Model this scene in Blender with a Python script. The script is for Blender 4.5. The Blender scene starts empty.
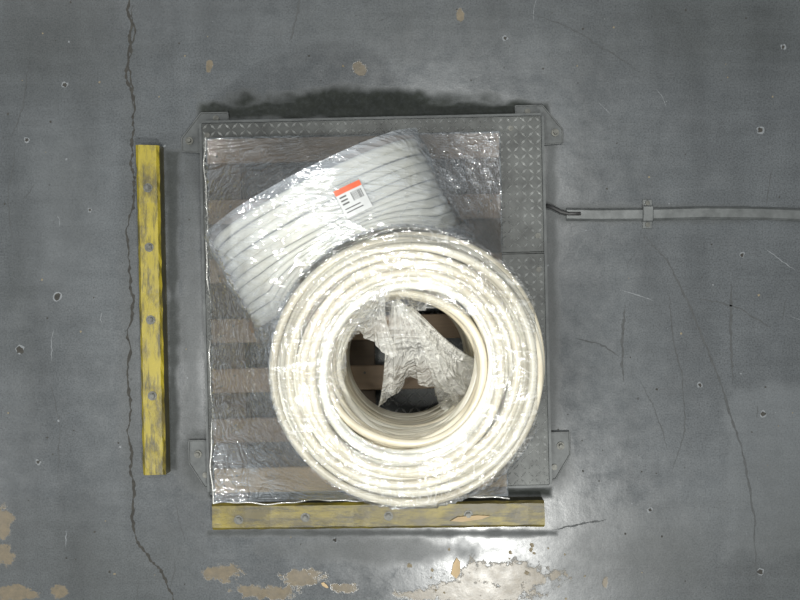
import bpy, math, random
import numpy as np
from mathutils import Vector, Matrix
random.seed(7); rng=np.random.default_rng(7)
S=bpy.context.scene
CAMH=3.5
def W(px,py,z=0.0):
    s=1050.0/(CAMH-z)
    return ((px-400)/s,(300-py)/s)
# ---------------------------------------------------------------- helpers
def link(ob,parent=None):
    S.collection.objects.link(ob)
    if parent: ob.parent=parent
    return ob
def mesh_obj(name,v,f,mats,parent=None,smooth=False,mi=None):
    me=bpy.data.meshes.new(name)
    me.from_pydata([tuple(map(float,p)) for p in v],[],[tuple(int(i) for i in q) for q in f])
    for m in (mats if isinstance(mats,(list,tuple)) else [mats]): me.materials.append(m)
    if mi is not None: me.polygons.foreach_set('material_index',list(mi))
    if smooth: me.polygons.foreach_set('use_smooth',[True]*len(me.polygons))
    me.update()
    return link(bpy.data.objects.new(name,me),parent)
class MB:
    def __init__(s): s.v=[];s.f=[];s.m=[]
    def add(s,v,f,m=0):
        o=len(s.v); s.v+= [tuple(p) for p in v]; s.f+=[tuple(i+o for i in q) for q in f]; s.m+=[m]*len(f)
    def box(s,x0,x1,y0,y1,z0,z1,m=0,ch=0.0,jit=0.0):
        j=lambda: random.uniform(-jit,jit)
        if ch<=0:
            v=[(x+j(),y+j(),z) for z in(z0,z1) for y in(y0,y1) for x in(x0,x1)]
            s.add(v,[(0,2,3,1),(4,5,7,6),(0,1,5,4),(2,6,7,3),(0,4,6,2),(1,3,7,5)],m)
        else:
            v=[]
            for (d,z) in ((0,z0),(0,z1-ch),(ch,z1)):
                v+=[(x0+d,y0+d,z),(x1-d,y0+d,z),(x1-d,y1-d,z),(x0+d,y1-d,z)]
            f=[(3,2,1,0),(8,9,10,11)]
            for l in(0,4):
                for i in range(4):
                    k=(i+1)%4; f.append((l+i,l+k,l+4+k,l+4+i))
            s.add(v,f,m)
    def prism(s,poly,z0,z1,m=0):
        n=len(poly); v=[(x,y,z0) for x,y in poly]+[(x,y,z1) for x,y in poly]
        f=[tuple(range(n-1,-1,-1)),tuple(range(n,2*n))]+[(i,(i+1)%n,n+(i+1)%n,n+i) for i in range(n)]
        s.add(v,f,m)
    def cyl(s,cx,cy,z0,z1,r,n=16,m=0,dome=0):
        s.prism([(cx+r*math.cos(2*math.pi*i/n),cy+r*math.sin(2*math.pi*i/n)) for i in range(n)],z0,z1,m)
        if dome:
            r2=r*0.7
            s.prism([(cx+r2*math.cos(2*math.pi*i/n),cy+r2*math.sin(2*math.pi*i/n)) for i in range(n)],z1,z1+dome,m)
    def tube(s,pts,r,n=8,closed=False,m=0):
        P=[Vector(p) for p in pts]; N=len(P); V=[]
        for i in range(N):
            a=P[(i-1)%N] if (closed or i>0) else P[i]; b=P[(i+1)%N] if (closed or i<N-1) else P[i]
            t=(b-a).normalized(); u=t.cross(Vector((0,0,1)))
            if u.length<1e-3: u=Vector((1,0,0))
            u.normalize(); w=u.cross(t)
            for k in range(n):
                an=2*math.pi*k/n
                V.append(P[i]+u*(r*math.cos(an))+w*(r*math.sin(an)))
        F=[]
        for i in range(N if closed else N-1):
            j=(i+1)%N
            for k in range(n):
                l=(k+1)%n; F.append((i*n+k,i*n+l,j*n+l,j*n+k))
        if not closed:
            F.append(tuple(range(n))); F.append(tuple((N-1)*n+k for k in range(n-1,-1,-1)))
        s.add(V,F,m)
    def obj(s,name,mats,parent=None,smooth=False): return mesh_obj(name,s.v,s.f,mats,parent,smooth,s.m)

class NT:
    def __init__(s,name):
        s.mat=bpy.data.materials.new(name); s.mat.use_nodes=True; s.t=s.mat.node_tree; s.t.nodes.clear()
        s.out=s.n('ShaderNodeOutputMaterial')
    def n(s,ty,ins=None,**kw):
        nd=s.t.nodes.new(ty)
        for k,v in kw.items(): setattr(nd,k,v)
        for k,v in (ins or {}).items(): s.set(nd,k,v)
        return nd
    def set(s,nd,k,v):
        if isinstance(v,bpy.types.NodeSocket): s.t.links.new(v,nd.inputs[k])
        else: nd.inputs[k].default_value=v
    def coord(s,scale=(1,1,1),rot=(0,0,0)):
        c=s.n('ShaderNodeTexCoord'); m=s.n('ShaderNodeMapping',{'Vector':c.outputs['Object'],'Scale':scale,'Rotation':rot}); return m.outputs[0]
    def noise(s,scale,detail=4,rough=.55,vec=None,dist=0):
        nd=s.n('ShaderNodeTexNoise',{'Scale':scale,'Detail':detail,'Roughness':rough,'Distortion':dist})
        s.set(nd,'Vector',vec if vec is not None else s.coord()); return nd.outputs['Fac']
    def ramp(s,fac,stops):
        r=s.n('ShaderNodeValToRGB',{'Fac':fac}); e=r.color_ramp.elements
        while len(e)<len(stops): e.new(0.5)
        for i,(p,c) in enumerate(stops):
            e[i].position=p; e[i].color=(c,c,c,1) if not hasattr(c,'__len__') else (*c[:3],1)
        return r.outputs['Color']
    def mix(s,f,a,b,mode='MIX'):
        m=s.n('ShaderNodeMix',data_type='RGBA',blend_type=mode)
        for k,v in ((0,f),(6,a),(7,b)):
            if isinstance(v,bpy.types.NodeSocket): s.t.links.new(v,m.inputs[k])
            else: m.inputs[k].default_value=v if (k==0 or len(v)==4) else (*v,1)
        return m.outputs[2]
    def math(s,op,a,b=0.0,clamp=False):
        m=s.n('ShaderNodeMath',operation=op,use_clamp=clamp); s.set(m,0,a); s.set(m,1,b); return m.outputs[0]
    def bump(s,h,strength,dist=0.01):
        return s.n('ShaderNodeBump',{'Height':h,'Strength':strength,'Distance':dist}).outputs[0]
    def bsdf(s,**k):
        b=s.n('ShaderNodeBsdfPrincipled')
        for kk,v in k.items():
            kk=kk.replace('_',' ')
            if not isinstance(v,bpy.types.NodeSocket) and hasattr(v,'__len__') and len(v)==3 : v=(*v,1)
            s.set(b,kk,v)
        return b.outputs[0]
    def fin(s,sh): s.t.links.new(sh,s.out.inputs[0]); return s.mat

# ---------------------------------------------------------------- materials
def m_floor():
    m=NT('painted_concrete')
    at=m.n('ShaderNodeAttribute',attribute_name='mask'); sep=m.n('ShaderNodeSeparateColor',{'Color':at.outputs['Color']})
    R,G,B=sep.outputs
    base=m.mix(m.noise(1.3,5,.6),(.088,.096,.102),(.124,.134,.142))
    base=m.mix(m.math('MULTIPLY',m.ramp(m.noise(9,8,.7),[(.35,0),(.75,1)]),.5),base,(.145,.155,.163))
    spk=m.ramp(m.noise(190,3,.7),[(.30,.50),(.55,.92),(.8,1.1)])
    base=m.mix(1.0,base,spk,'MULTIPLY')
    smear=m.ramp(m.noise(5,6,.65,m.coord((1,.25,1),(0,0,.3))),[(.35,.78),(.6,1.0)])
    base=m.mix(1.0,base,smear,'MULTIPLY')
    smear2=m.ramp(m.noise(14,6,.7,m.coord((.15,1.5,1),(0,0,-.15))),[(.3,.86),(.6,1.0)])
    base=m.mix(1.0,base,smear2,'MULTIPLY')
    base=m.mix(m.math('MULTIPLY',B,.55),base,(.205,.217,.225))
    br=m.noise(60,6,.7)
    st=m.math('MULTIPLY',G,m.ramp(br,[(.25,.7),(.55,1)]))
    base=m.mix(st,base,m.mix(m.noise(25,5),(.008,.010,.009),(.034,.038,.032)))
    ed=m.ramp(m.math('ADD',R,m.math('MULTIPLY',m.math('SUBTRACT',m.noise(38,6,.7),.5),1.3)),[(.50,0),(.62,1)])
    tan=m.mix(m.noise(45,6,.75),(.05,.048,.04),(.24,.185,.11))
    base=m.mix(m.math('MULTIPLY',ed,.85),base,tan)
    rough=m.ramp(m.noise(16,7,.7),[(.3,.16),(.7,.30)])
    rough=m.mix(m.math('MULTIPLY',ed,.3),rough,(.4,.4,.4)); rough=m.mix(G,rough,(.65,.65,.65))
    h=m.math('ADD',m.math('MULTIPLY',m.noise(7,3,.5),.8),m.math('MULTIPLY',m.noise(120,3),.08))
    h=m.math('ADD',h,m.math('MULTIPLY',m.noise(35,3),.12))
    h=m.math('SUBTRACT',h,m.math('MULTIPLY',ed,.2))
    return m.fin(m.bsdf(Base_Color=base,Roughness=rough,Normal=m.bump(h,.14,.010),Specular_IOR_Level=m.math('SUBTRACT',.5,m.math('MULTIPLY',G,.4))))
def m_simple(name,c1,c2,scale,rough=.6,metal=0,bump=.2,stretch=(1,1,1),detail=6,bd=.003):
    m=NT(name); n=m.noise(scale,detail,.65,m.coord(stretch))
    return m.fin(m.bsdf(Base_Color=m.mix(m.ramp(n,[(.3,0),(.7,1)]),c1,c2),Roughness=rough,Metallic=metal,Normal=m.bump(n,bump,bd)))
def m_yellow(name,c1,c2,lo,hi):
    m=NT(name)
    y=m.mix(m.noise(10,4),c1,c2)
    gr=m.ramp(m.noise(11,7,.7,m.coord((.6,1.3,1))),[(lo,0),(hi,1)])
    c=m.mix(m.math('MULTIPLY',gr,.88),y,(.070,.056,.022))
    sc_=m.ramp(m.noise(22,6,.75,m.coord((.35,2.2,1))),[(.48,0),(.62,.85)])
    c=m.mix(sc_,c,(.035,.032,.02))
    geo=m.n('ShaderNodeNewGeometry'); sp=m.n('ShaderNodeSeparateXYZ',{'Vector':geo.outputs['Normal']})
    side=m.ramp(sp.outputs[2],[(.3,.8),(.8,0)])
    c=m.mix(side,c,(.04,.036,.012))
    return m.fin(m.bsdf(Base_Color=c,Roughness=.42,Normal=m.bump(gr,.25,.002)))
def m_wood(name,a,b):
    m=NT(name)
    n=m.noise(6,7,.65,m.coord((1,14,6)),.6); n2=m.noise(4,4)
    c=m.mix(n,a,b); c=m.mix(m.ramp(n2,[(.4,0),(.75,.8)]),c,(.10,.08,.06))
    return m.fin(m.bsdf(Base_Color=c,Roughness=.8,Normal=m.bump(n,.4,.004)))
def m_pipe():
    m=NT('white_polyethylene')
    at=m.n('ShaderNodeAttribute',attribute_name='tone')
    c=m.mix(at.outputs['Fac'],(.56,.50,.37),(.80,.785,.70))
    c=m.mix(m.ramp(m.noise(7,5,.65,m.coord((1,1,3))),[(.50,0),(.75,.6)]),c,(.38,.31,.20))
    return m.fin(m.bsdf(Base_Color=c,Roughness=.28,Specular_IOR_Level=.6))
def m_film(name,base_a,streak_a,col=(.62,.65,.68),rough=.2,bs=.8,sc=1.0,rot=0.5,gl0=.16,st1=(1,4,1),st2=(1.5,1,1),fine=1.0,grough=.13,var=(.5,1.25)):
    m=NT(name)
    w1=m.noise(5*sc,2,.5,m.coord(st1,(0,0,rot)),1.2)
    w2=m.noise(7*sc,2,.5,m.coord(st2,(0,0,rot*.6+.4)),2.2)
    w3=m.noise(14*sc,2,.5,m.coord((1,1,1)),1.0)
    rid=m.math('ABSOLUTE',m.math('SUBTRACT',w1,.5)); rid2=m.math('ABSOLUTE',m.math('SUBTRACT',w2,.5)); rid3=m.math('ABSOLUTE',m.math('SUBTRACT',w3,.5))
    r1=m.ramp(rid,[(0,1),(.008,.3),(.04,0)]); r2=m.ramp(rid2,[(0,1),(.008,.25),(.035,0)])
    st=m.math('MAXIMUM',r1,r2)
    fac=m.math('ADD',m.math('MULTIPLY',st,streak_a),base_a,True)
    fac=m.math('MULTIPLY',fac,m.ramp(m.noise(3,3),[(.3,var[0]),(.7,var[1])]),True)
    h=m.math('ADD',m.math('MULTIPLY',rid,-3.0),m.math('MULTIPLY',rid2,-2.5))
    h=m.math('ADD',h,m.math('MULTIPLY',rid3,-fine))
    nb=m.bump(h,bs,.014)
    p=m.bsdf(Base_Color=col,Roughness=rough,Specular_IOR_Level=.8,Normal=nb)
    gl=m.n('ShaderNodeBsdfGlossy',{'Color':(1,1,1,1),'Roughness':grough,'Normal':nb}).outputs[0]
    tr=m.n('ShaderNodeBsdfTransparent',{'Color':(.985,.99,.99,1)}).outputs[0]
    lw=m.n('ShaderNodeLayerWeight',{'Blend':.3})
    a=m.n('ShaderNodeMixShader'); m.set(a,0,m.math('ADD',m.math('MULTIPLY',lw.outputs['Facing'],.3),gl0,True)); m.set(a,1,tr); m.set(a,2,gl)
    b=m.n('ShaderNodeMixShader'); m.set(b,0,fac); m.set(b,1,a.outputs[0]); m.set(b,2,p)
    return m.fin(b.outputs[0])
M_floor=m_floor()
M_crack=m_simple('crack_dirt',(.022,.021,.019),(.05,.048,.042),60,.9)
M_scr=m_simple('scuff_mark',(.038,.040,.041),(.065,.07,.072),60,.7)
M_lscr=m_simple('paint_chip_edge',(.13,.14,.15),(.19,.20,.21),60,.6)
M_tan=m_simple('bare_concrete_spot',(.12,.10,.07),(.24,.20,.13),80,.8)
M_steel=m_simple('dark_tread_steel',(.020,.022,.021),(.070,.075,.072),14,.42,.3,.25)
M_lug=m_simple('polished_tread_lug',(.16,.165,.16),(.44,.45,.44),7,.3,.3,.1)
M_pl=m_simple('painted_steel_plate',(.04,.044,.045),(.085,.092,.092),22,.45,.2,.2)
M_bolt=m_simple('zinc_bolt',(.05,.05,.045),(.14,.14,.125),90,.45,.4,.1)
M_y=m_yellow('worn_yellow_paint',(.22,.175,.012),(.35,.28,.02),.48,.64)
M_y2=m_yellow('grimy_yellow_paint',(.15,.12,.015),(.27,.21,.022),.40,.58)
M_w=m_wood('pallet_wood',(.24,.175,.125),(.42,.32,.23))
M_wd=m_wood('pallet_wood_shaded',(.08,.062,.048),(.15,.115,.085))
M_w2=m_wood('pallet_wood_pale',(.38,.27,.14),(.60,.46,.28))
M_pipe=m_pipe()
M_film=m_film('stretch_film',.26,.40,(.36,.39,.42),fine=.8,bs=1.0,gl0=.24,grough=.09)
M_filmc=m_film('tight_clear_film',.06,.42,(.80,.80,.78),fine=.6,bs=.9,gl0=.20,grough=.10)
M_film2=m_film('bunched_film',.44,.40,(.80,.79,.75),.2,.7,1.2,1.1,.24,(1,3,1),(1,1,1),.5)
M_film3=m_film('layered_film',.34,.20,(.56,.60,.65),.2,.5,.6,-.47,.22,(1,6,1),(1.2,3,1),.10,.12,(.35,1.5))
M_film4=m_film('crinkled_film',.16,.75,(.66,.69,.73),.15,1.0,2.2,.3,.38,(1,4,1),(1.5,1,1),1.0,.10)
M_alu=m_simple('raceway_metal',(.075,.08,.08),(.15,.158,.158),25,.4,.3,.1)
M_edge=m_simple('plate_edge_weld',(.06,.065,.065),(.12,.125,.125),25,.5,.2,.1)
M_cab=m_simple('cable_jacket',(.02,.02,.02),(.05,.05,.05),50,.5)
M_white=m_simple('label_paper',(.42,.43,.43),(.50,.51,.51),50,.5,0,0)
M_red=m_simple('label_red_ink',(.52,.08,.035),(.60,.12,.05),50,.5,0,0)
M_ink=m_simple('label_black_ink',(.05,.05,.05),(.10,.10,.10),50,.5,0,0)

# ---------------------------------------------------------------- floor
def vnoise(X,Y,sc,seed):
    r=np.random.default_rng(seed).random((128,128)); x=X*sc+31.3; y=Y*sc+17.7
    xi=np.floor(x).astype(int); yi=np.floor(y).astype(int); fx=x-xi; fy=y-yi
    fx=fx*fx*(3-2*fx); fy=fy*fy*(3-2*fy)
    g=lambda a,b:r[a%128,b%128]
    return (g(xi,yi)*(1-fx)+g(xi+1,yi)*fx)*(1-fy)+(g(xi,yi+1)*(1-fx)+g(xi+1,yi+1)*fx)*fy
nx,ny=681,521
xs=np.linspace(-1.7,1.7,nx); ys=np.linspace(-1.3,1.3,ny); X,Y=np.meshgrid(xs,ys)
PX=X*300+400; PY=300-Y*300
nz=(vnoise(X,Y,12,1)+.6*vnoise(X,Y,28,2)+.4*vnoise(X,Y,60,3))/2.0
R=np.zeros_like(X);G=np.zeros_like(X);B=np.zeros_like(X)
def blob(A,cx,cy,rx,ry,val=1.0,ang=0,soft=.35,rag=.9):
    a=math.radians(ang); dx=PX-cx; dy=PY-cy
    u=(dx*math.cos(a)+dy*math.sin(a))/rx; v=(-dx*math.sin(a)+dy*math.cos(a))/ry
    d=np.sqrt(u*u+v*v)+(nz-.5)*rag
    m=np.clip((1+soft-d)/(2*soft),0,1)*val
    np.maximum(A,m,out=A)
def rect(A,x0,x1,y0,y1,val=1.0,soft=6,rag=14):
    n=(nz-.5)*rag
    d=np.minimum(np.minimum(PX-x0,x1-PX),np.minimum(PY-y0,y1-PY))+n
    np.maximum(A,np.clip(d/soft,0,1)*val,out=A)
for b in [(222,572,26,11),(300,578,32,12),(275,592,28,10),(250,590,22,8),(505,575,58,20),(480,592,64,13),(3,525,10,24),(3,552,14,16),(15,594,26,9),
          (60,592,12,8),(209,66,4,6),(360,69,7,7),(460,14,5,10),(606,583,4,8),(420,595,26,8),(345,588,16,7)]:
    blob(R,*b,val=.82,rag=1.2,soft=.6)
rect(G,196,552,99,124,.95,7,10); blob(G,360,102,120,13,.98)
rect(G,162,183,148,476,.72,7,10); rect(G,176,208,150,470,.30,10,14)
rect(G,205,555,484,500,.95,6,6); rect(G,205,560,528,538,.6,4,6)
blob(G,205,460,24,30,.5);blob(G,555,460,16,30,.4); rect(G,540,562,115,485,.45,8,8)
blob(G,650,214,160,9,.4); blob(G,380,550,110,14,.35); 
for b in [(130,330,8,220,.3),(40,40,80,60,.35),(20,300,30,140,.2),(100,570,90,50,.35),(650,560,110,40,.35),(730,20,140,50,.35),(60,180,30,60,.2),(790,560,60,80,.35),(10,560,60,60,.3),(400,20,200,30,.2)]: blob(G,*b,soft=.8)
rect(B,0,125,100,330,.30,60,60); blob(B,690,500,90,50,.25,-25,.6); rect(B,722,900,380,560,.40,10,20); blob(B,620,380,60,120,.25,0,.9); blob(B,560,120,120,60,.15,20,.9)
blob(B,500,545,45,10,.5,0,.6); blob(B,100,420,20,120,.2,0,.8)
Z=(vnoise(X,Y,5,9)-.5)*.0003
co=np.stack([X,Y,Z],-1).reshape(-1,3)
ii=np.arange((nx-1)*(ny-1)); r0=ii//(nx-1); c0=ii%(nx-1); a=r0*nx+c0
faces=np.stack([a,a+1,a+nx+1,a+nx],-1)
me=bpy.data.meshes.new('floor')
rv=[];rf=[];rm=[]
def ribbon(pts,w,mat,jit=2.0,sub=4,z=.0007,wv=.5,taper=True):
    P=[np.array(p,float) for p in pts]
    for it in range(sub):
        Q=[P[0]]
        for p,q in zip(P[:-1],P[1:]):
            d=q-p; L=np.linalg.norm(d)+1e-6; nrm=np.array([-d[1],d[0]])/L
            Q.append((p+q)/2+nrm*random.uniform(-1,1)*min(jit,L*.12)); Q.append(q)
        P=Q
    base=nx*ny+len(rv); n=len(P)
    for i,p in enumerate(P):
        q=P[min(i+1,n-1)]-P[max(i-1,0)]; q=q/(np.linalg.norm(q)+1e-6); nr=np.array([-q[1],q[0]])
        ww=w*(1+random.uniform(-wv,wv))*.5
        if taper: ww*=min(1,.15+4*min(i,n-1-i)/n)
        for s in(-1,1):
            t=p+nr*s*ww; rv.append((*W(*t),z))
    for i in range(n-1):
        rf.append((base+2*i,base+2*i+1,base+2*i+3,base+2*i+2)); rm.append(mat)
crack=[(133,-60),(127,10),(131,45),(127,80),(133,120),(131,160),(134,185),(126,230),(130,285),(127,330),(129,390),(127,430),(131,475),(134,530),(150,560),(166,580),(176,612),(180,660)]
ribbon(crack,2.1,1,4,4,.0009,.8,False); 
ribbon([(133,5),(129,50),(133,110)],1.5,1,6,4)
for p,w in [([(640,232),(668,262),(700,330),(725,395),(742,450),(755,520),(756,580)],1.9),([(668,290),(672,330),(683,380),(685,430),(672,470)],1.1),
            ([(625,305),(622,340),(624,382)],2.4),([(732,283),(730,330),(733,382)],2.2),([(700,298),(740,308),(775,332)],1.4),([(575,338),(600,344),(620,356)],1.4),
            ([(552,530),(585,523),(607,519)],1.5),([(530,14),(570,28),(610,52),(640,72)],1.0),
            ([(15,150),(8,190),(12,240)],.9),([(30,60),(22,110),(10,140)],.9),([(300,-5),(296,20),(290,42)],1.8),
            ([(50,380),(60,430),(58,480)],.8),([(640,380),(655,410),(668,450)],.8),([(175,560),(170,590)],.8)]:
    ribbon(p,w,2,.8,4)
for k in range(30):
    x=random.uniform(-20,820); y=random.uniform(-10,610)
    if 190<x<570 and 90<y<540: continue
    an=random.choice([random.gauss(1.5,.35),random.uniform(0,3.1)]); L=random.uniform(8,45)
    ribbon([(x,y),(x+L*.5*math.cos(an)+random.uniform(-2,2),y+L*.5*math.sin(an)),(x+L*math.cos(an),y+L*math.sin(an))],random.uniform(.4,.9),random.choice([2,3]),.5,3)
def fleck(cx,cy,r,mat,z=.0008,n=11):
    base=nx*ny+len(rv)
    for i in range(n):
        t=2*math.pi*i/n; q=r*random.uniform(.6,1.15); rv.append((*W(cx+q*math.cos(t),cy+q*math.sin(t)),z))
    rf.append(tuple(base+n-1-i for i in range(n))); rm.append(mat)
for (x,y,r) in [(57,297,4),(760,130,3),(763,414,3),(65,85,2.5),(20,350,4),(783,47,2),(700,385,2),(38,462,2),(742,255,2),(505,38,2),(760,572,3),(335,540,2),(650,510,2),(90,210,1.5),(27,140,2)]:
    fleck(x,y,r+1.2,3,.0006); fleck(x,y,r,1,.0009)
for k in range(200):
    x=random.uniform(0,800);y=random.uniform(0,600)
    fleck(x,y,random.uniform(.5,1.4),random.choice([1,1,2,3,4]),.0008,7)
for k in range(14): fleck(random.uniform(400,600),random.uniform(540,600),random.uniform(1,3.0),4,.0008,9)
base=nx*ny+len(rv); q=8
rv+=[(-q,-q,-.001),(q,-q,-.001),(q,q,-.001),(-q,q,-.001),(-1.7,-1.3,-.0),(1.7,-1.3,0),(1.7,1.3,0),(-1.7,1.3,0)]
for i in range(4):
    k=(i+1)%4; rf.append((base+i,base+k,base+4+k,base+4+i)); rm.append(0)
allv=np.concatenate([co,np.array(rv)]); 
loops=np.concatenate([faces.ravel(),np.array([i for f in rf for i in f])])
cnt=np.concatenate([np.full(len(faces),4),np.array([len(f) for f in rf])]); st=np.concatenate([[0],np.cumsum(cnt)[:-1]])
me.vertices.add(len(allv)); me.vertices.foreach_set('co',allv.ravel().astype(np.float32))
me.loops.add(len(loops)); me.loops.foreach_set('vertex_index',loops.astype(np.int32))
me.polygons.add(len(cnt)); me.polygons.foreach_set('loop_start',st.astype(np.int32))
me.polygons.foreach_set('material_index',np.concatenate([np.zeros(len(faces)),np.array(rm)]).astype(np.int32))
for m in (M_floor,M_crack,M_scr,M_lscr,M_tan): me.materials.append(m)
me.update(calc_edges=True); me.validate()
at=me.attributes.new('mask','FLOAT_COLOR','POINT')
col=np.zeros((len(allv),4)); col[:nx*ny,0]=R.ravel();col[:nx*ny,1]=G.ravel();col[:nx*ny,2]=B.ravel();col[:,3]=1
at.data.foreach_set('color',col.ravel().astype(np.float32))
link(bpy.data.objects.new('floor',me))

ROT=math.radians(1.3)
# ---------------------------------------------------------------- floor scale
HS=.09
sc=bpy.data.objects.new('floor_scale',None); link(sc)
cx,cy=W(375.5,304,HS); sc.location=(cx,cy,0); sc.rotation_euler=(0,0,ROT)
hw,hh=.552,.600
b=MB()
b.box(-hw,hw,-hh,hh,.02,HS-.006,0); 
ys_=0.155
b.box(-hw,hw,-hh,ys_-.002,HS-.006,HS,0,.002); b.box(-hw,hw,ys_+.002,hh,HS-.006,HS,0,.002)
for x in(-hw+.06,hw-.06):
    for y in(-hh+.06,hh-.06): b.cyl(x,y,0.0,.02,.035)
b.obj('deck',[M_steel],sc)
b=MB(); p=.0240
nxl=int(2*hw/p); nyl=int(2*hh/p)
for i in range(nxl):
    for j in range(nyl):
        x=-hw+.012+i*p; y=-hh+.012+j*p
        if abs(y-ys_)<.010: continue
        a=math.pi/4 if (i+j)%2 else -math.pi/4
        c,s_=math.cos(a),math.sin(a); L,w_=.0130,.0038
        v=[(x+c*u-s_*v_,y+s_*u+c*v_,z) for u,v_,z in((L,0,HS),(0,w_,HS),(-L,0,HS),(0,-w_,HS),(L*.45,0,HS+.0024),(-L*.45,0,HS+.0024))]
        b.add(v,[(0,1,4),(1,5,4),(1,2,5),(2,3,5),(3,4,5),(3,0,4)])
b.obj('tread_lugs',[M_lug],sc)
b=MB()
b.box(-hw-.010,-hw,-hh,hh,.01,HS-.012,0); b.box(hw,hw+.010,-hh,hh,.01,HS-.012,0)
b.box(-hw,hw,hh,hh+.010,.01,HS-.012,0); b.box(-hw,hw,-hh-.010,-hh,.01,HS-.012,0)
def plate(sx,sy,kind):
    X0=sx*(hw+.005); Y0=sy*(hh+.005)
    if kind==0: pts=[(X0-sx*.08,Y0),(X0-sx*.08,Y0+sy*.042),(X0+sx*.01,Y0+sy*.042),(X0+sx*.075,Y0-sy*.04),(X0+sx*.075,Y0-sy*.085),(X0,Y0-sy*.09),(X0,Y0)]
    else: pts=[(X0,Y0+sy*-.165),(X0+sx*.075,Y0-sy*.165),(X0+sx*.075,Y0-sy*.09),(X0+sx*.025,Y0-sy*.01),(X0,Y0-sy*.005)]
    if sx*sy<0: pts=pts[::-1]
    b.prism(pts,.002,.012,0)
    bx,by=((X0+sx*.05,Y0-sy*.05) if kind==0 else (X0+sx*.045,Y0-sy*.12))
    b.cyl(bx,by,.012,.018,.013,12,1); b.cyl(bx,by,.018,.03,.007,6,1)
    bx,by=((X0-sx*.04,Y0+sy*.022) if kind==0 else (X0+sx*.022,Y0-sy*.05))
    b.cyl(bx,by,.012,.018,.010,12,1)
    e=[(pts[k],pts[(k+1)%len(pts)]) for k in range(len(pts))]
    for (p1,p2) in e:
        if min(abs(p1[0]-X0)+abs(p2[0]-X0),abs(p1[1]-Y0)+abs(p2[1]-Y0))<.012: continue
        b.tube([(p1[0],p1[1],.014),(p2[0],p2[1],.014)],.0022,6,False,2)
plate(-1,1,0);plate(1,1,0);plate(-1,-1,1);plate(1,-1,1)
for x,y in [(hw-.10,hh-.04),(hw-.10,-hh+.1),(-hw+.018,hh-.04),(hw-.02,.1),(hw-.02,.21),(-hw+.018,-.3)]:
    b.cyl(x,y,HS,HS+.004,.009,14,1)
b.obj('frame_and_anchors',[M_pl,M_bolt,M_edge],sc)

# ---------------------------------------------------------------- wooden pallet
PZ=.235
pal=bpy.data.objects.new('wooden_pallet',None); link(pal)
pcx,pcy=W(357,317,PZ); pal.location=(pcx,pcy,HS+.0025); pal.rotation_euler=(0,0,ROT)
pw,ph=.455,.565
b=MB(); H=PZ-HS-.0025
for x in(-pw+.05,0,pw-.05):
    b.box(x-.05,x+.05,-ph,ph,0,.02,0)
    for y in(-ph+.07,0,ph-.07): b.box(x-.05,x+.05,y-.07,y+.07,.02,H-.044,1)
    b.box(x-.05,x+.05,-ph,ph,H-.044,H-.022,0)
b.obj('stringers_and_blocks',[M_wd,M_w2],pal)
b=MB()
for k,py in enumerate([146,209,268,328,378,428,478]):
    y=W(0,py,PZ)[1]-pcy; y=min(max(y,-ph+.04),ph-.04)
    b.box(-pw,pw,y-.038,y+.038,H-.022,H,1 if k in(6,) else 0,.003)
    for x in(-pw+.05,0,pw-.05):
        for d in(-.02,.02): b.cyl(x+d,y+d*.8,H,H+.001,.004,8,2)
b.obj('deck_boards',[M_w,M_w2,M_bolt],pal)

# ---------------------------------------------------------------- pipe coils
def ring(mb,r,z,tone,pr,amp=.004,n=150,seg=12,tones=None):
    o=np.array([random.uniform(-amp,amp) for _ in range(2)]); ph=[random.uniform(0,6.28) for _ in range(5)]
    A=random.uniform(0,amp*.8);Bz=random.uniform(0,amp);C=random.uniform(0,amp*.25)
    pts=[]
    for i in range(n):
        t=2*math.pi*i/n
        rr=r+A*math.sin(2*t+ph[0])+C*math.sin(4*t+ph[1])
        pts.append((rr*math.cos(t)+o[0],rr*math.sin(t)+o[1],z+Bz*math.sin(t+ph[2])+amp*.4*math.sin(3*t+ph[3])))
    k=len(mb.v); mb.tube(pts,pr,seg,True); tones+= [tone]*(len(mb.v)-k)
def coil(name,ri,ro,h,pr,dome_o=.03,dome_i=.05,amp=.004,both=False,tmin=.2):
    mb=MB(); tones=[]; ncol=int(round((ro-ri)/(2*pr))); dr=(ro-ri-2*pr)/(ncol-1)
    nrow=int(h/(2*pr)); 
    for c in range(ncol):
        r=ri+pr+c*dr; u=c/(ncol-1); 
        drop=dome_i*max(0,1-u*2.2)**2+dome_o*max(0,(u-.55)/.45)**2
        for k in range(nrow):
            z=h-pr-k*2*pr-drop+((c%2)*pr*.5 if k else 0)
            if z<pr: continue
            edge=(c in(0,ncol-1)) or k<3 or (both and z<6*pr)
            if edge: ring(mb,r,z,random.uniform(tmin,1),pr,amp,tones=tones)
    ob=mb.obj(name,[M_pipe],None,True)
    a=ob.data.attributes.new('tone','FLOAT','POINT'); a.data.foreach_set('value',np.array(tones,dtype=np.float32))
    return ob
R2=.337; RI=.188; ZT=.95; Hc=(ZT-PZ)/2
c2x,c2y=W(410,368,ZT-.03)
co_low=coil('pipe_coil',RI-.010,R2-.008,Hc-.006,.0125,.0,.0,.0025); co_low.location=(c2x-.006,c2y-.004,PZ+.003)
co_top=coil('pipe_coil',RI-.006,R2,Hc,.0112,.04,.06,.0095,True,.1); co_top.location=(c2x,c2y,PZ+Hc+.004); co_top.rotation_euler=(.012,-.02,0)
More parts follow.
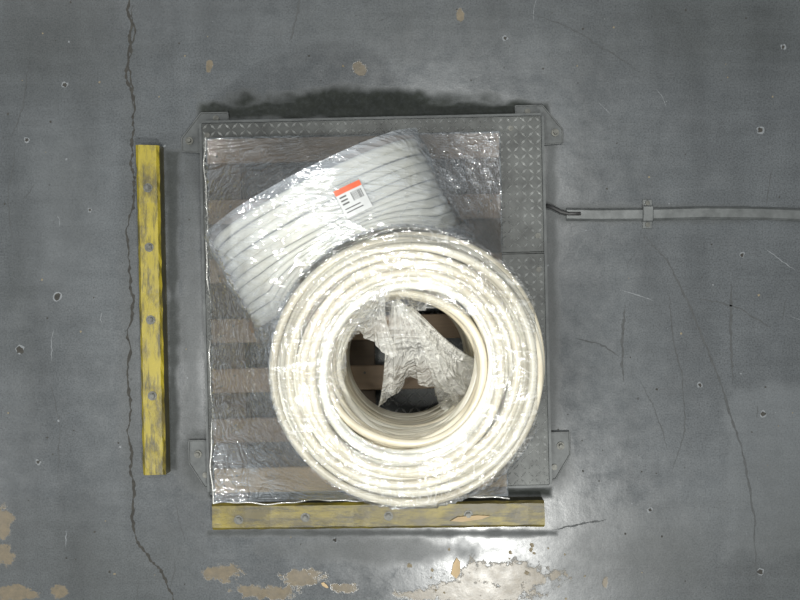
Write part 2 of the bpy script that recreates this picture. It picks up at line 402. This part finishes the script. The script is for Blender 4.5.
# standing coil, squeezed against the lying ones
R1=.320; W1=.285
ax=Vector((.46,-.89,0)).normalized(); pe=Vector((-ax.y,ax.x,0))
far=Vector((-.242,.310,0)); c1=far+ax*(W1/2); c1z=PZ+R1+.005
co_st=coil('pipe_coil',.17,R1,W1,.0125,.006,.012,.002,True,.85)
zax=ax; xax=pe; yax=zax.cross(xax)
Mx=Matrix((xax,yax,zax)).transposed().to_4x4(); Mx.translation=Vector((c1.x,c1.y,c1z))-ax*(W1/2)
co_st.matrix_world=Mx
inv=Mx.inverted()
for v in co_st.data.vertices:
    w=Mx@v.co
    if w.z<ZT:
        lim=R2+.016
        ua_=(w.x-c2x)*pe.x+(w.y-c2y)*pe.y
        if abs(ua_)<lim:
            va_max=-math.sqrt(lim*lim-ua_*ua_)
            va_=(w.x-c2x)*ax.x+(w.y-c2y)*ax.y
            v0=(far.x-c2x)*ax.x+(far.y-c2y)*ax.y
            if v0+W1>va_max:
                t=(va_-v0)/W1; k=(va_max-v0)/W1
                lo=min(.5,k*.8)
                if t>lo: t=lo+(t-lo)*(k-lo)/(1-lo)
                w=w+ax*((v0+t*W1)-va_); v.co=inv@w
# ---------------------------------------------------------------- stretch wrap (membrane over obstacles)
g=.0055; x0,x1=-pw-.012,pw+.012; y0,y1=-ph-.012,ph+.012
gx=np.arange(x0,x1+g/2,g); gy=np.arange(y0,y1+g/2,g); GX,GY=np.meshgrid(gx,gy)
cr,sr=math.cos(ROT),math.sin(ROT)
WX=pcx+cr*GX-sr*GY; WY=pcy+sr*GX+cr*GY
ob_=np.full_like(GX,.10)
ob_[(abs(GX)<pw+.004)&(abs(GY)<ph+.004)]=PZ+.006
d2=np.hypot(WX-c2x,WY-c2y); u=np.clip((d2-RI)/(R2-RI),0,1)
top2=ZT+.010-.036*np.clip((u-.55)/.45,0,1)**2
ob_=np.where(d2<R2+.012,np.maximum(ob_,top2+.008),ob_)
rx=WX-c1.x; ry=WY-c1.y; ua=rx*pe.x+ry*pe.y; va=rx*ax.x+ry*ax.y
RR=R1+.008
cylz=c1z+np.sqrt(np.clip(RR**2-ua**2,0,None))
ob_=np.where((abs(ua)<RR)&(abs(va)<W1/2+.010),np.maximum(ob_,cylz),ob_)
z=ob_.copy(); z=np.maximum(z,.3)
edge=np.zeros_like(z,bool); edge[0]=edge[-1]=True; edge[:,0]=edge[:,-1]=True
ez=.14+.02*np.sin(GX*40)+.015*np.sin(GY*33)
z[edge]=ez[edge]
for it in range(2500):
    n_=.25*(z[1:-1,:-2]+z[1:-1,2:]+z[:-2,1:-1]+z[2:,1:-1])
    z[1:-1,1:-1]=np.maximum(n_,ob_[1:-1,1:-1])
free=np.clip((z-ob_)/.03,0,1); free[edge]=.2
phi=np.arctan2(WY-(c2y+.12),WX-(c2x-.1))
def ridge(t): return 1-2*np.abs(np.sin(t))   # sharp crest pleats
wr=ridge(phi*17+2.5*vnoise(WX,WY,5,4))*.6+ridge(phi*37+4*vnoise(WX,WY,7,5))*.35+(vnoise(WX,WY,12,6)-.5)*1.4
z=z+free*.012*wr+.0050*vnoise(WX,WY,14,8)*(1-free)
ring_n=vnoise(WX,WY,7,12)
ang=np.arctan2(WY-c2y,WX-c2x)
side=np.clip(np.cos(ang-math.radians(125))*1.3,0,1)
rin=RI*(1.06-.55*side*ring_n*1.3)+.02*(ring_n-.5)
keep=~(d2<rin)
# the standing coil has its own tight sleeve; the cover joins it at its rim
keep&=~((abs(ua)<RR-.02)&(abs(va)<W1/2-.004)&(d2>R2+.02))
z=z-np.clip((RI-d2)/RI,0,1)**1.0*.22*(1+.3*np.sin(ang*17+4*ring_n))
# crinkled slack film in the far right corner of the pallet
crk=np.clip((WX-.02)/.05,0,1)*np.clip((WY-.22)/.06,0,1)*free
z=z+crk*.016*(ridge(WX*60+6*vnoise(WX,WY,11,31))*.5+ridge(WY*45+WX*30+7*vnoise(WX,WY,9,32))*.6)
nr,nc=z.shape; V=np.stack([WX,WY,z],-1).reshape(-1,3)
F=[];FM=[]
for r in range(nr-1):
    for c in range(nc-1):
        if keep[r,c] and keep[r+1,c+1] and keep[r,c+1] and keep[r+1,c]:
            a=r*nc+c; F.append((a,a+1,a+nc+1,a+nc)); FM.append(1 if crk[r,c]>.3 else (2 if d2[r,c]<R2+.006 else 0))
wrap=bpy.data.objects.new('stretch_wrap',None); link(wrap)
mesh_obj('film_cover',V,F,[M_film,M_film4,M_filmc],wrap,True,FM)
# tight multi-layer sleeve around the standing coil, stretched towards the lying coil
def sleeve(name,dr,vf,vn_,nth,nv,seed,mat):
    vv=[];ok=[];ff=[]
    for i in range(nth):
        s=i/(nth-1); th=math.radians(-112+224*s)
        for j in range(nv):
            t=j/(nv-1); v=vf+(vn_-vf)*t
            S1=np.array([[th*.33]]);T1=np.array([[v]])
            w1=float(ridge(T1*38+S1*16+4*vnoise(S1,T1,7,seed))[0,0]); w2=float(vnoise(S1,T1,14,seed+1)[0,0])-.5
            stretch=max(0,(v-W1/2)/.05)
            r=RR+dr+.0022*w1+.005*w2+.006*stretch*(1+w1*.4)
            p=Vector((c1.x,c1.y,c1z))+pe*(r*math.sin(th))+Vector((0,0,r*math.cos(th)))+ax*v
            vv.append(p); ok.append(math.hypot(p.x-c2x,p.y-c2y)>R2+.012)
    for i in range(nth-1):
        for j in range(nv-1):
            a=i*nv+j; q=(a,a+1,a+nv+1,a+nv)
            if all(ok[k] for k in q): ff.append(q)
    mesh_obj(name,vv,ff,mat,wrap,True)
sleeve('film_sleeve_1',.004,-W1/2-.012,.190,170,110,51,M_film3)
# fans of film hanging into the coil opening
def fan(name,apex,za,a0,a1,L0,L1,zb,seed,pleats=9,amp=.014,na=120,nr_=50):
    rr=random.Random(seed); ph=[rr.uniform(0,6.28) for _ in range(4)]; vv=[];ff=[]
    for i in range(na):
        s=i/(na-1)
        for j in range(nr_):
            t=j/(nr_-1)
            wav=math.sin(s*pleats*6.28+ph[0]+t*1.5)*.6+math.sin(s*pleats*2.3*6.28+ph[1]-t*2)*.3+math.sin(s*5+ph[2]+t*6)*.5
            an=math.radians(a0+(a1-a0)*s)+.05*math.sin(t*5+ph[3]+s*4)
            L=(L0+(L1-L0)*t)*(1+.16*math.sin(s*7+ph[2])*t+.03*math.sin(s*23+ph[1])*t)
            zz=za+(zb-za)*t**1.3+amp*wav*(.25+t)
            vv.append((apex[0]+L*math.cos(an)+amp*.4*wav*math.sin(an),apex[1]+L*math.sin(an),zz))
    for i in range(na-1):
        for j in range(nr_-1):
            a=i*nr_+j; ff.append((a,a+1,a+nr_+1,a+nr_))
    return mesh_obj(name,vv,ff,M_film2,wrap,True)
ap=(c2x-.035,c2y+.175)
fan('loose_film_1',ap,.93,-100,-38,.01,.27,.66,3,6,.018)
fan('loose_film_2',(ap[0]+.02,ap[1]-.01),.90,-70,-42,.02,.35,.52,5,4,.024)
fan('loose_film_3',(ap[0]-.03,ap[1]+.02),.955,-160,-80,.0,.15,.84,8,6,.010)
# roped film edges around the pallet foot
rb=MB()
loop=[(-pw-.008,-ph-.008),(pw+.008,-ph-.008),(pw+.008,ph+.008),(-pw-.008,ph+.008)]
for k in (0,3):
    p1,p2=loop[k],loop[(k+1)%4]; pts=[]
    for i in range(61):
        t=i/60; x=p1[0]+(p2[0]-p1[0])*t; y=p1[1]+(p2[1]-p1[1])*t
        o=.004*math.sin(t*23+k)+.002*math.sin(t*61)
        if k%2==0: y+=o
        else: x+=o
        pts.append((pcx+cr*x-sr*y,pcy+sr*x+cr*y,.215+.012*math.sin(t*9+k*2)))
    rb.tube(pts,.0022,6)
rb.obj('film_rope_edge',[M_film2],wrap,True)

# ---------------------------------------------------------------- shipping label on the standing coil
lab=MB()
def lp(a,v,e):
    t=a/(RR+.006); r=RR+.010+e
    p=Vector((c1.x,c1.y,c1z))+pe*(r*math.sin(t))+Vector((0,0,r*math.cos(t)))+ax*v
    return p
def lrect(a0,a1,v0,v1,e,m,n=6):
    vs=[];fs=[]
    for i in range(n+1):
        a=a0+(a1-a0)*i/n; vs+=[lp(a,v0,e),lp(a,v1,e)]
    for i in range(n): fs.append((2*i,2*i+1,2*i+3,2*i+2))
    lab.add(vs,fs,m)
A0,A1=.048,.120; V0,V1=-.070,.005
lrect(A0,A1,V0,V1,.002,0); lrect(A0,A1,V0,V0+.014,.003,1)
for k in range(10):
    a=A0+.036+k*.003; lrect(a,a+random.choice([.001,.0018]),V0+.020,V0+.042,.003,2,1)
for k in range(3): lrect(A0+.006,A0+.024,V0+.020+k*.009,V0+.024+k*.009,.003,2,1)
for k in range(2): lrect(A0+.006,A0+.04+.02*random.random(),V0+.052+k*.009,V0+.0545+k*.009,.003,2,2)
lab.obj('shipping_label',[M_white,M_red,M_ink])

# ---------------------------------------------------------------- yellow barriers
def barrier(name,pa,pb,width,h,bolts,mat):
    a=Vector((*W(*pa,h),0)); c=Vector((*W(*pb,h),0)); L=(c-a).length; mid=(a+c)/2; ang=math.atan2(c.y-a.y,c.x-a.x)
    em=bpy.data.objects.new(name,None); link(em); em.location=mid; em.rotation_euler=(0,0,ang)
    n=40; ch=.008; prof=[(-width/2,0),(-width/2,h-ch),(-width/2+ch,h),(width/2-ch,h),(width/2,h-ch),(width/2,0)]
    vs=[];fs=[];k=len(prof)
    for i in range(n+1):
        x=-L/2+L*i/n
        for j,(y,z_) in enumerate(prof):
            dj=random.uniform(-.0015,.0015) if 0<j<5 else 0
            vs.append((x+(random.uniform(-.002,.002) if i in(0,n) else 0),y+dj,z_+(dj*.5 if z_>0 else 0)))
    for i in range(n):
        for j in range(k):
            l=(j+1)%k; fs.append((i*k+j,(i+1)*k+j,(i+1)*k+l,i*k+l))
    fs.append(tuple(range(k))); fs.append(tuple(n*k+j for j in range(k-1,-1,-1)))
    mesh_obj('beam',vs,fs,mat,em)
    bb=MB()
    for t,off in bolts:
        x=-L/2+L*t; bb.cyl(x,off,h-.0005,h+.002,.015,18,0); bb.cyl(x,off,h+.002,h+.009,.0095,6,0,.003)
    bb.obj('anchor_bolts',[M_bolt],em)
    return em
barrier('yellow_floor_barrier',(147,145),(154,475),.075,.075,[(.13,0),(.31,0),(.53,0),(.76,0)],M_y)
barrier('yellow_floor_barrier',(212,517),(545,514),.086,.075,[(.08,-.01),(.28,-.004),(.53,-.002),(.77,0)],M_y2)
def splinter(px,py,z,L,w,ang):
    b=MB(); x,y=W(px,py,z)
    pts=[(-L/2,-w*.1),(-L*.2,-w/2),(L*.3,-w*.4),(L/2,0),(L*.2,w*.35),(-L*.3,w/2)]
    b.prism(pts,0,.004); o=b.obj('wood_splinter',[M_w2]); o.location=(x,y,z); o.rotation_euler=(0,0,ang)
splinter(470,518,.078,.13,.018,.12); splinter(456,568,.001,.07,.03,1.5); splinter(325,585,.001,.03,.012,-.6)

# ---------------------------------------------------------------- cable raceway
cr_=bpy.data.objects.new('cable_raceway',None); link(cr_)
path=[(566,214.5),(600,215),(647,214.5),(700,213),(760,213.5),(820,216),(900,222),(1000,232)]
b=MB()
pts=[W(*p) for p in path]; prof=[(-.021,.001),(-.021,.006),(-.014,.014),(.014,.014),(.021,.006),(.021,.001)]
vs=[];fs=[];k=6
for i,p in enumerate(pts):
    q=Vector(pts[min(i+1,len(pts)-1)])-Vector(pts[max(i-1,0)]); q.normalize(); nr=Vector((-q.y,q.x))
    vs+=[(p[0]+nr.x*o,p[1]+nr.y*o,zz) for o,zz in prof]
for i in range(len(pts)-1):
    for j in range(k): l=(j+1)%k; fs.append((i*k+j,i*k+l,(i+1)*k+l,(i+1)*k+j))
fs+= [tuple(range(k-1,-1,-1)),tuple((len(pts)-1)*k+j for j in range(k))]
b.add(vs,fs); b.obj('channel',[M_alu],cr_)
b=MB()
cp=[(545,206),(552,208),(560,212),(568,214),(580,214)]
b.tube([(*W(*p),.012+.012*max(0,(560-p[0])/15)) for p in cp],.007,8)
b.obj('cable',[M_cab],cr_,True)
b=MB(); x,y=W(647,214)
b.box(x-.018,x+.018,y-.026,y+.026,.001,.0185,0,.003); b.box(x-.016,x+.016,y-.048,y+.048,.001,.005,0,.001)
for d in(-.036,.036): b.cyl(x,y+d,.005,.011,.008,10,1)
b.obj('clamp',[M_alu,M_bolt],cr_)

# ---------------------------------------------------------------- lights
def area(name,loc,sx,sy,e,tgt=(0,0,0),c=(1,1,1)):
    l=bpy.data.lights.new(name,'AREA'); l.shape='RECTANGLE'; l.size=sx; l.size_y=sy; l.energy=e; l.color=c
    o=bpy.data.objects.new(name,l); link(o); o.location=loc
    o.rotation_euler=(Vector(tgt)-Vector(loc)).to_track_quat('-Z','Y').to_euler()
area('coil_highlight_lamp',(.75,-1.98,5.2),.24,.10,175,c=(1,1,.96))
area('coil_highlight_lamp',(-3.5,-1.3,3.1),.35,.35,45,(-.35,.15,.6),c=(1,1,.97))  # unseen lamp added to put a stronger highlight on the standing coil
area('coil_highlight_lamp',(.45,.85,4.8),.9,.12,75,c=(1,1,.96))
area('coil_highlight_lamp',(-.8,-.5,4.6),.12,1.0,95,c=(1,1,.96))
area('coil_highlight_lamp',(-2.6,3.6,4.8),1.0,.3,50,c=(1,1,.97))
w=bpy.data.worlds.new('world'); S.world=w; w.use_nodes=True
bg=w.node_tree.nodes['Background']; bg.inputs[0].default_value=(.89,.96,1,1); bg.inputs[1].default_value=.25
cam=bpy.data.cameras.new('camera'); cam.sensor_width=36; cam.lens=1050/800*36
co_=bpy.data.objects.new('camera',cam); link(co_); co_.location=(0,0,CAMH); S.camera=co_
S.view_settings.view_transform='Standard'; S.view_settings.look='None'; S.view_settings.exposure=-.06
